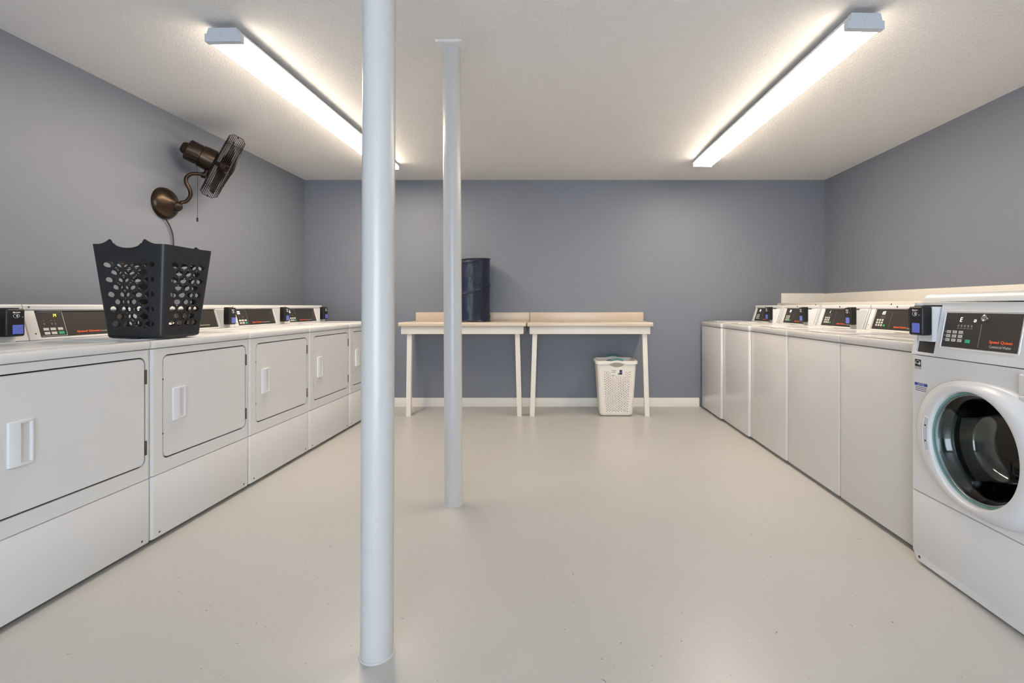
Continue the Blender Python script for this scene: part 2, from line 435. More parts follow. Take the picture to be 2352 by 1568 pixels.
# control panel details; P = frame (x right, y up, z out) on the slanted face
def frame(x, y0, z0, y1, z1):
    up = Vector((0, y1-y0, z1-z0)); L = up.length; up.normalize()
    ex = Vector((1, 0, 0)); n = ex.cross(up)       # points to -y (front)
    m = Matrix(((ex.x, up.x, n.x, x), (ex.y, up.y, n.y, y0), (ex.z, up.z, n.z, z0), (0, 0, 0, 1)))
    return m, L
def key(parent, P, x, y, w, h, m, caption=True):
    k = finish(rbox(new_bm(), x, x+w, y, y+h, 0, 0.0009, r=0.0003, seg=1, mtx=P), 'key', m, parent)
    return k

def add_foot(t, x, y, z1):
    finish(lathe(new_bm(), [(0, 0), (0.018, 0), (0.02, 0.004), (0.01, 0.008), (0.01, z1), (0, z1)], 16, Matrix.Translation((x, y, 0))), 'foot', 'dark', t)

def screws(parent, pts, r=0.004, depth=0.002, m='hinge'):
    for (x, y, z) in pts:
        finish(lathe(new_bm(), [(0, depth), (r*0.7, depth), (r, 0), (0, 0)], 12, Matrix.Translation((x, y, z)) @ Matrix.Rotation(PI/2, 4, 'X')), 'screw', m, parent)

# console housing: pillars at both ends, rounded cap, recess for the film panel
def console(t, W, yb, yt, yback, z0, zt, zcap, px0, px1, lip=0.012, gap=0.001):
    b = new_bm()
    # full-width wedge body (cross-section in y,z)
    body = [(yb, z0), (yt, zt), (yt-lip, zt+0.003), (yt-lip, zcap-0.007), (yt-lip+0.006, zcap), (yback, zcap), (yback, z0)]
    prism(b, body, gap, W-gap, 'x')
    c = finish(b, 'console', 'enamel', t)
    # raised pillars beside the panel
    P, L = frame(0, yb, z0, yt, zt)
    b = new_bm()
    rbox(b, gap, px0-0.006, 0.0, L, -0.004, 0.0075, r=0.003, mtx=P)
    rbox(b, px0-0.006, px1+0.006, 0.0, 0.010, -0.004, 0.005, r=0.002, mtx=P)
    rbox(b, px1+0.006, W-gap, 0.0, L, -0.004, 0.0075, r=0.003, mtx=P)
    finish(b, 'bezel', 'enamel', c)
    return c, P, L

PANEL_Y0 = 0.012
def film_panel(t, P, L, x0, x1, y0=PANEL_Y0, top=0.004):
    f = finish(rbox(new_bm(), x0, x1, y0, L-top, -0.002, 0.0015, r=0.0005, seg=1, mtx=P), 'control_panel', 'panel', t)
    return f, P @ Matrix.Translation((x0, y0, 0.0016)), L-top-y0

def add_gap_shade(t, W, D):
    finish(rbox(new_bm(), 0.03, W-0.03, 0.045, D-0.03, 0.0015, 0.032), 'floor_gap_shade', 'dark', t)  # near-black box darkens the gap under the machine, shade put into colour
# ------------------------------------------------------------------ dryers
DW, DPITCH = 0.675, 0.677
def make_dryer(label, display):
    t = thing('tumble_dryer', label, 'dryer', group='white dryers along the left wall')
    W, D, ZB, ZS, ZT = DW, 0.71, 0.021, 0.8765, 0.915
    # cabinet
    b = new_bm(); r = 0.016
    pts = [(0, D), (0, r)]+[(r-r*math.cos(a), r-r*math.sin(a)) for a in [math.radians(15*i) for i in range(1, 7)]]
    pts = pts+[(r, 0.012), (W-r, 0.012)]+[(W-p[0], p[1]) for p in pts[2:][::-1]]+[(W, r), (W, D)]
    prism(b, pts, 0.307, ZS, 'z')
    rbox(b, 0.008, W-0.008, 0.014, D-0.01, 0.03, 0.90)
    finish(b, 'cabinet', 'enamel', t)
    dx0, dx1, dz0, dz1 = 0.067, 0.645, 0.372, 0.840
    g = 0.006
    fp = ring_plate(new_bm(), r, W-r, 0.307, ZS, rrect(dx0-g, dx1+g, dz0-g, dz1+g, 0.032, 8), 0.0, 0.012)
    finish(fp, 'front_panel', 'enamel', t)
    lp = vbox(new_bm(), 0, W, 0, 0.05, ZB, 0.3035, r, small=0.004)
    l = finish(lp, 'lower_panel', 'enamel', t)
    screws(l, [(0.045, 0.0, 0.042), (W-0.045, 0.0, 0.042)], 0.005)
    # worktop with a shallow tray
    b = new_bm(); vbox(b, -0.0005, W+0.0005, -0.004, D, 0.8795, ZT, 0.014, small=0.006)
    w = finish(b, 'worktop', 'enamel', t)
    b = new_bm(); tube(b, [(x, y, ZT+0.0003) for x, y in rrect(0.05, W-0.05, 0.07, 0.47, 0.05, 6)], 0.0045, 8, closed=True)
    finish(b, 'raised_edge', 'enamel', w)
    # door
    b = new_bm(); prism(b, rrect(dx0, dx1, dz0, dz1, 0.028, 8), 0.0008, 0.010, 'y')
    bmesh.ops.bevel(b, geom=[e for e in b.edges if abs(e.verts[0].co.y-e.verts[1].co.y) < 1e-6 and e.verts[0].co.y < 0.002 and len(e.link_faces) == 2 and e.calc_face_angle(0) > 1], offset=0.0025, segments=2, affect='EDGES')
    d = finish(b, 'door', 'enamel', t)
    b = new_bm(); prism(b, rrect(dx0-g, dx1+g, dz0-g, dz1+g, 0.032, 8), 0.0102, 0.0118, 'y')
    finish(b, 'door_gap_shade', 'dark', d)  # dark sheet behind the door gap, recess shade painted in
    hx, hz = 0.118, 0.535
    prof = [(0, 0.001), (0.002, -0.005), (0.010, -0.009), (0.030, -0.012), (0.0335, -0.010), (0.037, -0.002), (0.066, -0.0015), (0.070, -0.006), (0.074, -0.007), (0.077, 0.001)]
    b = prism(new_bm(), [(hx+p[0], p[1]) for p in prof], hz, hz+0.147, 'z')
    for z0_, z1_ in ((hz-0.002, hz+0.006), (hz+0.141, hz+0.149)):
        prism(b, [(hx, 0.001), (hx+0.002, -0.0053), (hx+0.010, -0.0093), (hx+0.031, -0.0123), (hx+0.074, -0.0073), (hx+0.077, 0.001)], z0_, z1_, 'z')
    finish(b, 'handle', 'plastic', d, angle=25)
    for z0_ in (0.413, 0.726):
        finish(rbox(new_bm(), dx1+0.001, dx1+0.0085, -0.003, 0.004, z0_, z0_+0.064, r=0.002, seg=2), 'hinge', 'hinge', d)
    for z0_ in (0.48, 0.73): finish(rbox(new_bm(), dx0-0.004, dx0-0.001, -0.001, 0.003, z0_, z0_+0.008), 'door_catch', 'hinge', d)
    # console
    px0, px1 = 0.056, 0.520
    c, P, L = console(t, W, 0.547, 0.585, 0.665, 0.9155, 1.052, 1.078, px0, px1)
    f, Q, ph = film_panel(t, P, L, px0, px1)
    # white outline round the key field
    bw = 0.118
    b = new_bm()
    for a in ((0.004, bw, ph-0.006, ph-0.0045), (0.004, bw, 0.004, 0.0055)): rbox(b, a[0], a[1], a[2], a[3], 0, 0.0004, mtx=Q)
    rbox(b, bw-0.0015, bw, 0.004, ph-0.0045, 0, 0.0004, mtx=Q)
    finish(b, 'outline', 'greyprint' if display != '14' else 'print', f)
    for i, kx in enumerate((0.016, 0.047, 0.080)):
        key(f, Q, kx, ph*0.245, 0.024, 0.0125, 'key'); key(f, Q, kx+0.001, ph*0.09, 0.024, 0.0125, 'green' if i == 2 else 'key')
    for kx in (0.024, 0.058, 0.074):
        b = new_bm()
        rbox(b, kx, kx+0.003, ph*0.60, ph*0.63, 0, 0.0004, mtx=Q)
        rbox(b, kx-0.002, kx+0.006, ph*0.50, ph*0.525, 0, 0.0004, mtx=Q); rbox(b, kx-0.001, kx+0.005, ph*0.46, ph*0.48, 0, 0.0004, mtx=Q)
        finish(b, 'indicator_mark', 'greyprint', f)
    b = new_bm()
    if display == '14': seg7(b, '14', 0.068, ph*0.76, 0.0075, 0.0145, Q)
    else:
        for yy, ss in ((0.80, 'WASH'), (0.69, 'OPEN')):
            rbox(b, 0.018, 0.026, ph*yy, ph*(yy+0.06), 0, 0.0006, mtx=Q); rbox(b, 0.028, 0.034, ph*yy, ph*(yy+0.06), 0, 0.0006, mtx=Q); rbox(b, 0.036, 0.046, ph*yy, ph*(yy+0.06), 0, 0.0006, mtx=Q)
    finish(b, 'display', 'yellow_led' if display == '14' else 'white_led', f)
    b = text_bm(new_bm(), 'Speed Queen', 0.165, 0.012, 0.120, 0.0125, mtx=Q, shear=0.15, bold=0.035); finish(b, 'brand_lettering', 'orange', f, smooth=False)
    b = text_bm(new_bm(), 'Commercial Dryer', 0.289, 0.012, 0.100, 0.0095, mtx=Q); finish(b, 'type_lettering', 'print', f, smooth=False)
    screws(t, [(0.024, 0.573, 1.066), (0.030, 0.5477, 0.945)], 0.004, 0.0015)
    # reader and its bracket at the right end
    rd = card_reader(t, 0.572, 0.528, 0.941, w=0.071)
    b = new_bm(); prism(b, [(0.528, 0.575), (0.535, 0.526), (0.607, 0.526), (0.636, 0.575)], 0.9165, 1.045, 'z')
    finish(b, 'reader_bracket', 'enamel', rd)
    for x, y in ((0.05, 0.06), (W-0.05, 0.06), (0.05, D-0.06), (W-0.05, D-0.06)): add_foot(t, x, y+0.05 if y < 0.1 else y, 0.03)
    add_gap_shade(t, W, D)
    return t
dryer_info = [
    ('white dryer closest to the camera on the left, cut off by the photo edge', '14x'),
    ('white dryer under the black laundry basket, its display reading 14', '14'),
    ('middle white dryer of the left row, beyond the one under the black basket', 'x'),
    ('white dryer fourth from the camera in the left row, next to the post-hidden last one', 'x'),
    ('white dryer at the far end of the left row, partly hidden by the near post', 'x')]
dry_a = make_dryer(*dryer_info[1]); dry_b = make_dryer(dryer_info[0][0], 'x')
dryers = []
for i in range(5):
    if i == 1: o = dry_a
    elif i == 0: o = dry_b
    else: o = copy_tree(dry_b)
    o.location = (-1.82, 1.462+DPITCH*i, 0); o.rotation_euler = (0, 0, PI/2)
    o['label'] = dryer_info[i][0]; o['group'] = 'white dryers along the left wall'
    dryers.append(o)

# ------------------------------------------------------------------ top-load washers
WW = 0.602
def make_washer(label, display):
    t = thing('top_load_washer', label, 'washing machine')
    W, D, ZB, ZS, ZT = WW, 0.68, 0.021, 0.866, 0.909
    b = new_bm(); rbox(b, 0.008, W-0.008, 0.02, D-0.005, 0.03, 0.89); finish(b, 'inner_frame', 'enamel_gloss', t)
    f = finish(vbox(new_bm(), 0.0005, W-0.0005, 0, D, ZB, ZS, 0.014, small=0.003), 'cabinet', 'enamel_gloss', t)
    w = finish(vbox(new_bm(), -0.0002, W+0.0002, -0.003, D, 0.8695, ZT, 0.012, small=0.006), 'top_panel', 'enamel_gloss', t)
    b = new_bm(); prism(b, rrect(0.045, W-0.045, 0.05, 0.47, 0.03, 5), ZT+0.001, ZT+0.007, 'z')
    bmesh.ops.bevel(b, geom=[e for e in b.edges if e.verts[0].co.z > ZT+0.006 and e.verts[1].co.z > ZT+0.006], offset=0.003, segments=2, affect='EDGES')
    l = finish(b, 'lid', 'enamel_gloss', t)
    b = new_bm(); tube(b, [(x, y, ZT+0.007) for x, y in rrect(0.085, W-0.085, 0.09, 0.40, 0.06, 6)], 0.003, 8, closed=True)
    finish(b, 'lid_ridge', 'enamel_gloss', l)
    b = new_bm(); rbox(b, W/2-0.06, W/2+0.06, 0.045, 0.056, ZT+0.002, ZT+0.006, r=0.001); finish(b, 'lid_grip', 'plastic', l)
    px0, px1 = 0.050, 0.478
    c, P, L = console(t, W, 0.532, 0.578, 0.655, 0.9095, 1.053, 1.078, px0, px1, lip=0.010)
    f, Q, ph = film_panel(t, P, L, px0, px1)
    for j in range(3):
        for i in range(3): key(f, Q, 0.030+0.024*i, ph*(0.155+0.13*j), 0.016, 0.0125, 'key')
    key(f, Q, 0.104, ph*0.145, 0.018, 0.0125, 'green' if display else 'key')
    finish(rbox(new_bm(), 0.157, 0.1585, ph*0.1, ph*0.85, 0, 0.0004, mtx=Q), 'divider_line', 'greyprint', f)
    b = new_bm()
    for k in range(4): rbox(b, 0.062+0.012*k, 0.065+0.012*k, ph*0.62, ph*0.66, 0, 0.0004, mtx=Q); rbox(b, 0.061+0.012*k, 0.067+0.012*k, ph*0.565, ph*0.585, 0, 0.0004, mtx=Q)
    finish(b, 'indicator_marks', 'greyprint', f)
    if display:
        b = seg7(new_bm(), display, 0.066, ph*0.74, 0.011, 0.021, Q, th=0.17); finish(b, 'display', 'white_led', f)
    b = text_bm(new_bm(), 'Speed Queen', 0.205, 0.012, 0.110, 0.0135, mtx=Q, shear=0.15, bold=0.035); finish(b, 'brand_lettering', 'orange', f, smooth=False)
    b = text_bm(new_bm(), 'Commercial Washer', 0.320, 0.012, 0.100, 0.0095, mtx=Q); finish(b, 'type_lettering', 'print', f, smooth=False)
    b = new_bm(); lathe(b, [(0, 0.002), (0.0065, 0.002), (0.0065, 0), (0, 0)], 4, Matrix.Translation((0.25, 0.568, 1.066)) @ Matrix.Rotation(PI/2, 4, 'X'))
    finish(b, 'lock', 'dark', t, smooth=False)
    screws(t, [(0.020, 0.536, 0.945)], 0.004, 0.0015)
    rd = card_reader(t, 0.520, 0.505, 0.941, w=0.075)
    b = new_bm(); prism(b, [(0.470, 0.560), (0.482, 0.503), (0.556, 0.503), (0.580, 0.560)], 0.9105, 1.043, 'z')
    finish(b, 'reader_bracket', 'enamel', rd)
    b = new_bm(); rbox(b, 0.586, 0.590, 0.004, L-0.006, 0.0, 0.0079, mtx=P); finish(b, 'side_slot', 'dark', c)
    for x, y in ((0.05, 0.06), (W-0.05, 0.06), (0.05, D-0.06), (W-0.05, D-0.06)): add_foot(t, x, y+0.05 if y < 0.1 else y, 0.03)
    add_gap_shade(t, W, D)
    return t
wprotos = {}
winfo = [
    ('white top-load washer at the far end of the right row, against the back wall', 5.055, 1.509, '05'),
    ('white top-load washer standing second from the back wall in the right row', 4.450, 1.527, '05'),
    ('middle white top-load washer of the right row, two away from the back wall', 3.846, 1.544, '1'),
    ('white top-load washer with the large white digits US on its display', 3.242, 1.549, 'US'),
    ('white top-load washer right beside the front-loader, console hidden by it', 2.638, 1.549, None)]
for lab, yfar, xf, disp in winfo:
    t = make_washer(lab, disp)
    t.location = (xf, yfar, 0); t.rotation_euler = (0, 0, -PI/2); t['group'] = 'white top-load washers along the right wall'

# ------------------------------------------------------------------ front-load washer
def make_front_loader():
    t = thing('front_load_washer', 'white front-load washer with round glass door at the right edge', 'washing machine', (1.497, 2.034, 0), -PI/2)
    W, D, ZB = 0.66, 0.72, 0.012
    cx, cz, R0 = 0.33, 0.562, 0.200
    N = 96
    circ = [(cx+(R0+0.012)*math.cos(2*PI*k/N), cz+(R0+0.012)*math.sin(2*PI*k/N)) for k in range(N)]
    # cabinet sides and back
    b = new_bm(); r = 0.016
    rbox(b, 0, 0.012, r, D, 0.03, 1.084); rbox(b, W-0.012, W, r, D, 0.03, 1.084); rbox(b, 0.012, W-0.012, D-0.012, D, 0.03, 1.084)
    rbox(b, 0.012, W-0.012, 0.02, D-0.012, 0.03, 0.045)
    for s in (0, 1):
        arc = [(r-r*math.cos(a), r-r*math.sin(a)) for a in [math.radians(15*i) for i in range(0, 7)]]+[(r, 0.012), (0.012, r)]
        if s: arc = [(W-p[0], p[1]) for p in arc]
        prism(b, arc, 0.303, 0.866, 'z')
    finish(b, 'cabinet', 'enamel', t)
    fp = ring_plate(new_bm(), r, W-r, 0.303, 0.866, circ, 0.0, 0.014); finish(fp, 'front_panel', 'enamel', t)
    lp = vbox(new_bm(), 0, W, 0, 0.05, ZB+0.03, 0.299, r, small=0.004)
    prism(lp, [(0.010, ZB+0.036), (0.034, ZB), (W-0.034, ZB), (W-0.010, ZB+0.036)], 0.0015, 0.040, 'y')
    l = finish(lp, 'lower_panel', 'enamel', t)
    screws(l, [(0.045, 0.0015, 0.030), (W-0.045, 0.0015, 0.030)], 0.006)
    # top lid
    b = new_bm(); lidp = [(0.036, 1.0885), (0.040, 1.100), (0.046, 1.110), (0.053, 1.117), (0.062, 1.1215), (0.075, 1.1225)]
    prism(b, lidp+[(D, 1.1225), (D, 1.0885)], 0.022, W-0.022, 'x')
    for s_ in (0, 1):
        e = []
        for f_ in (0.0, 1.0):
            x_ = 0.022-0.018*f_ if s_ == 0 else W-0.022+0.018*f_
            e.append([b.verts.new((x_, y_+0.006*f_, 1.0885+(z_-1.0885)*(1-0.45*f_))) for y_, z_ in lidp+[(D, 1.1225), (D, 1.0885)]])
        n_ = len(e[0])
        for i_ in range(n_): b.faces.new((e[0][i_], e[0][(i_+1) % n_], e[1][(i_+1) % n_], e[1][i_]))
        b.faces.new(e[1])
    bmesh.ops.recalc_face_normals(b, faces=b.faces)
    finish(b, 'top_lid', 'enamel', t, angle=50)
    # console (slanted face)
    rx0, rx1 = 0.020, 0.118
    b = new_bm()
    P, L = frame(0, 0.0, 0.8692, 0.040, 1.085)
    # slanted face with a recess for the reader: frame pieces
    def sl(x0, x1, a0, a1): rbox(b, x0, x1, a0, a1, -0.012, 0.0, r=0.0012, seg=1, mtx=P)
    sl(0.0005, rx0, 0, L); sl(rx1, W-0.0005, 0, L); sl(rx0-0.001, rx1+0.001, 0, 0.012); sl(rx0-0.001, rx1+0.001, L-0.010, L)
    prism(b, [(0.035, 0.8692), (0.055, 1.085), (0.10, 1.085), (0.10, 0.8692)], 0.0005, W-0.0005, 'x')
    c = finish(b, 'console', 'enamel', t)
    finish(rbox(new_bm(), rx0, rx1, 0.010, L-0.008, -0.014, -0.0115, mtx=P), 'recess', 'panel', c)
    fr = new_bm()
    x0, x1, y0, y1 = 0.151, 0.462, 0.045, 0.178
    tube(fr, [(x, y, 0.0) for x, y in rrect(x0-0.006, x1+0.006, y0-0.006, y1+0.006, 0.006, 3)], 0.0025, 6, closed=True, mtx=P)
    finish(fr, 'bezel', 'enamel', c)
    f = finish(rbox(new_bm(), x0, x1, y0, y1, -0.001, 0.001, mtx=P), 'control_panel', 'panel', t)
    Q = P @ Matrix.Translation((x0, y0, 0.0011)); ph = y1-y0
    for j, yy in enumerate((0.165, 0.285, 0.405)):
        for i in range(3): key(f, Q, 0.015+0.0275*i, ph*yy, 0.0195, 0.0105, 'key')
    key(f, Q, 0.104, ph*0.155, 0.022, 0.0125, 'green')
    caps = ('HOT', 'WARM', 'COLD')
    b = new_bm()
    for j, yy in enumerate((0.165, 0.285, 0.405)):
        for i in range(3): rbox(b, 0.0175+0.0275*i, 0.0315+0.0275*i, ph*yy+0.0045, ph*yy+0.0060, 0.0008, 0.0011, mtx=Q)
    finish(b, 'key_captions', 'dark', f)
    b = new_bm()
    for yy in (0.262, 0.382): rbox(b, 0.004, 0.095, ph*yy, ph*yy+0.0008, 0, 0.0004, mtx=Q)
    for yy in (0.18, 0.30, 0.42): rbox(b, 0.004, 0.011, ph*yy+0.002, ph*yy+0.006, 0, 0.0004, mtx=Q)
    for k in range(5):
        rbox(b, 0.060+0.0145*k, 0.067+0.0145*k, ph*0.60, ph*0.66, 0, 0.0004, mtx=Q); rbox(b, 0.059+0.0145*k, 0.069+0.0145*k, ph*0.55, ph*0.57, 0, 0.0004, mtx=Q)
    rbox(b, 0.1615, 0.163, ph*0.06, ph*0.70, 0, 0.0005, mtx=Q)
    finish(b, 'indicator_marks', 'greyprint', f)
    b = seg7(new_bm(), 'E', 0.067, ph*0.75, 0.009, 0.0165, Q); seg7(b, 'o', 0.128, ph*0.75, 0.009, 0.0165, Q)
    finish(b, 'display', 'white_led', f)
    b = text_bm(new_bm(), 'Speed Queen', 0.203, ph*0.175, 0.088, 0.0145, mtx=Q, bold=0.035); finish(b, 'brand_lettering', 'orange', f, smooth=False)
    b = text_bm(new_bm(), 'Commercial Washer', 0.207, ph*0.08, 0.082, 0.0095, mtx=Q); finish(b, 'type_lettering', 'print', f, smooth=False)
    b = new_bm(); lathe(b, [(0, 0.005), (0.004, 0.005), (0.0045, 0.003), (0.009, 0.006), (0.012, 0.004), (0.013, 0)], 28, Q @ Matrix.Translation((0.170, ph*0.865, 0)))
    finish(b, 'key_lock', 'steel', f)
    # reader
    rd = card_reader(t, 0.090, -0.006, 0.953, w=0.072, h=0.116, d=0.045)
    b = new_bm(); prism(b, [(0.030, 0.040), (0.055, -0.010), (0.128, -0.010), (0.113, 0.030), (0.113, 0.045)], 0.928, 1.068, 'z')
    finish(b, 'reader_bracket', 'plastic', rd)
    # stickers
    E = Matrix(((1, 0, 0, 0.022), (0, 0, -1, -0.0003), (0, 1, 0, 0.808), (0, 0, 0, 1)))
    s = finish(rbox(new_bm(), 0, 0.037, 0, 0.043, 0, 0.0004, mtx=E), 'energy_sticker', 'print', t)
    b = new_bm(); rbox(b, 0.0015, 0.0355, 0.012, 0.0415, 0.0004, 0.0007, mtx=E); finish(b, 'black_field', 'dark', s)
    b = new_bm(); rbox(b, 0.0015, 0.0355, 0.0015, 0.0105, 0.0004, 0.0007, mtx=E); finish(b, 'grey_strip', 'greyprint', s)
    b = new_bm()
    tube(b, [(0.018+0.0145*math.cos(a), 0.0215+0.015*math.sin(a), 0.0008) for a in [math.radians(10*i) for i in range(2, 19)]], 0.0007, 5, mtx=E)
    tube(b, smooth_path([(0.004, 0.023, 0.0008), (0.010, 0.026, 0.0008), (0.015, 0.023, 0.0008), (0.024, 0.025, 0.0008)], 4), 0.0012, 5, mtx=E)
    st = [(0.026+(0.008 if k % 2 == 0 else 0.0034)*math.cos(PI/2+k*PI/5), 0.024+(0.008 if k % 2 == 0 else 0.0034)*math.sin(PI/2+k*PI/5)) for k in range(10)]
    prism(b, st, 0.0007, 0.0010, 'z', mtx=E)
    for yy in (0.0035, 0.007): rbox(b, 0.004, 0.033, yy, yy+0.0012, 0.0007, 0.0009, mtx=E)
    finish(b, 'star_mark', 'print', s, smooth=False)
    E = Matrix(((1, 0, 0, 0.022), (0, 0, -1, -0.0003), (0, 1, 0, 0.715), (0, 0, 0, 1)))
    s = finish(rbox(new_bm(), 0, 0.069, 0, 0.038, 0, 0.0004, mtx=E), 'notice_sticker', 'print', t)
    b = new_bm(); rbox(b, 0, 0.069, 0.026, 0.038, 0.0004, 0.0007, mtx=E); finish(b, 'blue_band', 'blueprint', s)
    b = text_bm(new_bm(), 'NOTICE', 0.018, 0.0285, 0.034, 0.0072, z=0.0006, mtx=E, bold=0.01); finish(b, 'notice_lettering', 'print', s, smooth=False)
    b = new_bm()
    for k in range(3): rbox(b, 0.004, 0.064, 0.005+0.007*k, 0.0075+0.007*k, 0.0004, 0.0006, mtx=E)
    finish(b, 'text_lines', 'navyprint', s)
    # detergent drawer
    dd = finish(rbox(new_bm(), 0.485, 0.635, -0.012, 0.02, 0.752, 0.852, r=0.006), 'detergent_drawer', 'plastic', t)
    finish(rbox(new_bm(), 0.495, 0.56, -0.020, -0.008, 0.762, 0.782, r=0.003), 'drawer_grip', 'plastic', dd)
    # door ring: superellipse outline down to a round opening
    def Rout(a):
        n = 2.2; A, B = 0.286, 0.238
        if math.cos(a) > 0: A, B, n = 0.285, 0.238, 2.7
        return (abs(math.cos(a)/A)**n+abs(math.sin(a)/B)**n)**(-1/n)
    prof = [(0.0, 0.000), (0.0, 0.012), (0.04, 0.020), (0.12, 0.024), (0.22, 0.028), (0.34, 0.040), (0.48, 0.050), (0.66, 0.0545), (0.86, 0.055), (0.95, 0.053), (0.985, 0.048), (1.0, 0.040), (1.0, 0.0), (1.0, -0.004)]
    b = new_bm(); rings = []
    N2 = 144
    for (q, h) in prof:
        ring = []
        for k in range(N2):
            a = 2*PI*k/N2; R = Rout(a)*(1-q)+R0*q
            hh = h*(0.72+0.28*math.cos(a)) if h > 0 else h
            ring.append(b.verts.new((cx+R*math.cos(a), -hh, cz+R*math.sin(a))))
        rings.append(ring)
    for A, B in zip(rings[:-1], rings[1:]):
        for k in range(N2): b.faces.new((A[k], A[(k+1) % N2], B[(k+1) % N2], B[k]))
    bmesh.ops.recalc_face_normals(b, faces=b.faces)
    d = finish(b, 'door', 'plastic', t, angle=50)
    TY = Matrix.Translation((cx, 0, cz)) @ Matrix.Rotation(-PI/2, 4, 'X')     # lathe z -> +y (into the machine)
    # grip pocket on the left of the ring
    b = new_bm()
    def arcpt(R, a, y): return (cx+R*math.cos(a), y, cz+R*math.sin(a))
    outer = [(0.232, a) for a in [math.radians(163+3.5*i) for i in range(11)]]
    inner_ = [(0.208, a) for a in [math.radians(163+3.5*i) for i in range(11)]][::-1]
    pts = [(cx+R*math.cos(a), cz+R*math.sin(a)) for R, a in outer+inner_]
    prism(b, pts, -0.0252, -0.012, 'y')
    gp = finish(b, 'grip_pocket', 'cap', d)
    b = new_bm(); tube(b, [(p[0], -0.0250, p[1]) for p in pts], 0.0016, 6, closed=True); 
    finish(b, 'grip_lip', 'plastic', d)
    b = new_bm()
    for a in (172, 188): lathe(b, [(0, 0.001), (0.0035, 0.001), (0.0035, 0)], 10, Matrix.Translation((cx+0.221*math.cos(math.radians(a)), -0.0252, cz+0.221*math.sin(math.radians(a)))) @ Matrix.Rotation(PI/2, 4, 'X'))
    finish(b, 'screw', 'dark', d)
    # glass bowl, rim, gasket, drum
    b = lathe(new_bm(), [(R0-0.001, -0.012), (R0-0.001, -0.002), (R0-0.008, -0.002), (R0-0.008, -0.012), (R0-0.001, -0.012)], 96, TY)
    finish(b, 'glass_edge', 'glass_rim', d)
    finish(lathe(new_bm(), [(R0-0.0085, -0.009), (R0-0.013, -0.009), (R0-0.013, 0.001), (R0-0.0085, 0.001), (R0-0.0085, -0.009)], 96, TY), 'glass_bezel', 'cap', d)
    go = [(R0-0.008, -0.006), (0.175, 0.004), (0.160, 0.045), (0.145, 0.095), (0.125, 0.120), (0.08, 0.130), (0.0, 0.133)]
    gi = [(0.0, 0.128), (0.08, 0.125), (0.121, 0.115), (0.140, 0.092), (0.155, 0.043), (0.171, -0.001), (R0-0.009, -0.011)]
    b = lathe(new_bm(), go+gi+[go[0]], 96, TY)
    finish(b, 'glass', 'glass', d, angle=80)
    b = lathe(new_bm(), [(R0+0.010, 0.012), (R0+0.002, 0.0), (R0-0.006, 0.004), (R0-0.014, 0.020), (R0-0.006, 0.040), (R0-0.018, 0.060), (R0-0.004, 0.085), (R0+0.045, 0.090)], 96, TY)
    finish(b, 'gasket', 'rubber', t, angle=60)
    b = lathe(new_bm(), [(R0-0.010, 0.088), (R0+0.005, 0.095), (0.245, 0.105), (0.245, 0.40), (0.20, 0.425), (0.12, 0.415), (0.06, 0.40), (0, 0.40)], 96, TY)
    dr = finish(b, 'drum', 'drumdark', t, angle=30)
    for k in range(3):
        a = math.radians(100+120*k)
        mt = TY @ Matrix.Rotation(a, 4, 'Z')
        b = new_bm(); prism(b, [(0.245, -0.035), (0.20, -0.012), (0.195, 0.0), (0.20, 0.012), (0.245, 0.035)], 0.12, 0.40, 'z', mtx=mt)
        finish(b, 'drum_lifter', 'steel', dr)
    for x, y in ((0.06, 0.06), (W-0.06, 0.06), (0.06, D-0.06), (W-0.06, D-0.06)): add_foot(t, x, y+0.05 if y < 0.1 else y, 0.04)
    add_gap_shade(t, W, D)
    return t
make_front_loader()

# ------------------------------------------------------------------ folding tables at the back wall
def table(x0, x1, legs, s0, s1, label):
    t = thing('folding_counter', label, 'table', ((x0+x1)/2, 4.85, 0), 0, 'beige folding counters at the back wall')
    ox, oy = (x0+x1)/2, 4.85
    T = Matrix.Translation((-ox, -oy, 0))
    b = rbox(new_bm(), x0, x1, 4.61, 5.098, 0.873, 0.914, r=0.010, seg=4, mtx=T)
    finish(b, 'tabletop', 'laminate', t)
    b = rbox(new_bm(), s0, s1, 5.085, 5.116, 0.900, 1.006, r=0.006, mtx=T)
    finish(b, 'backsplash', 'laminate', t)
    b = new_bm(); ax0, ax1 = x0+0.022, x1-0.026
    rbox(b, ax0, ax1, 4.638, 4.658, 0.800, 0.8735, r=0.0015, mtx=T)
    rbox(b, ax0, ax0+0.02, 4.658, 5.10, 0.800, 0.8735, mtx=T); rbox(b, ax1-0.02, ax1, 4.658, 5.10, 0.800, 0.8735, mtx=T)
    rbox(b, ax0, ax1, 5.085, 5.102, 0.800, 0.8735, mtx=T)
    finish(b, 'apron', 'cream', t)
    for (xt, xb) in legs:
        q = new_bm(); w = 0.0225
        vs_ = []
        for (x, z, yy) in ((xb, 0.0, 4.677), (xt, 0.8735, 4.682)):
            for sx, sy in ((-1, -1), (1, -1), (1, 1), (-1, 1)): vs_.append(q.verts.new((x+sx*w, yy+sy*0.0185, z)))
        for i in range(4): q.faces.new((vs_[i], vs_[(i+1) % 4], vs_[4+(i+1) % 4], vs_[4+i]))
        q.faces.new(vs_[:4][::-1]); q.faces.new(vs_[4:])
        bmesh.ops.transform(q, matrix=T, verts=q.verts)
        finish(q, 'leg', 'cream', t)
    return t
table(-1.548, -0.314, [(-1.452, -1.463), (-0.404, -0.381)], -1.518, -0.308, 'beige wall counter on the left holding the navy hamper')
table(-0.303, 0.914, [(-0.229, -0.257), (0.836, 0.862)], -0.305, 0.902, 'beige wall counter on the right with the white basket beneath it')

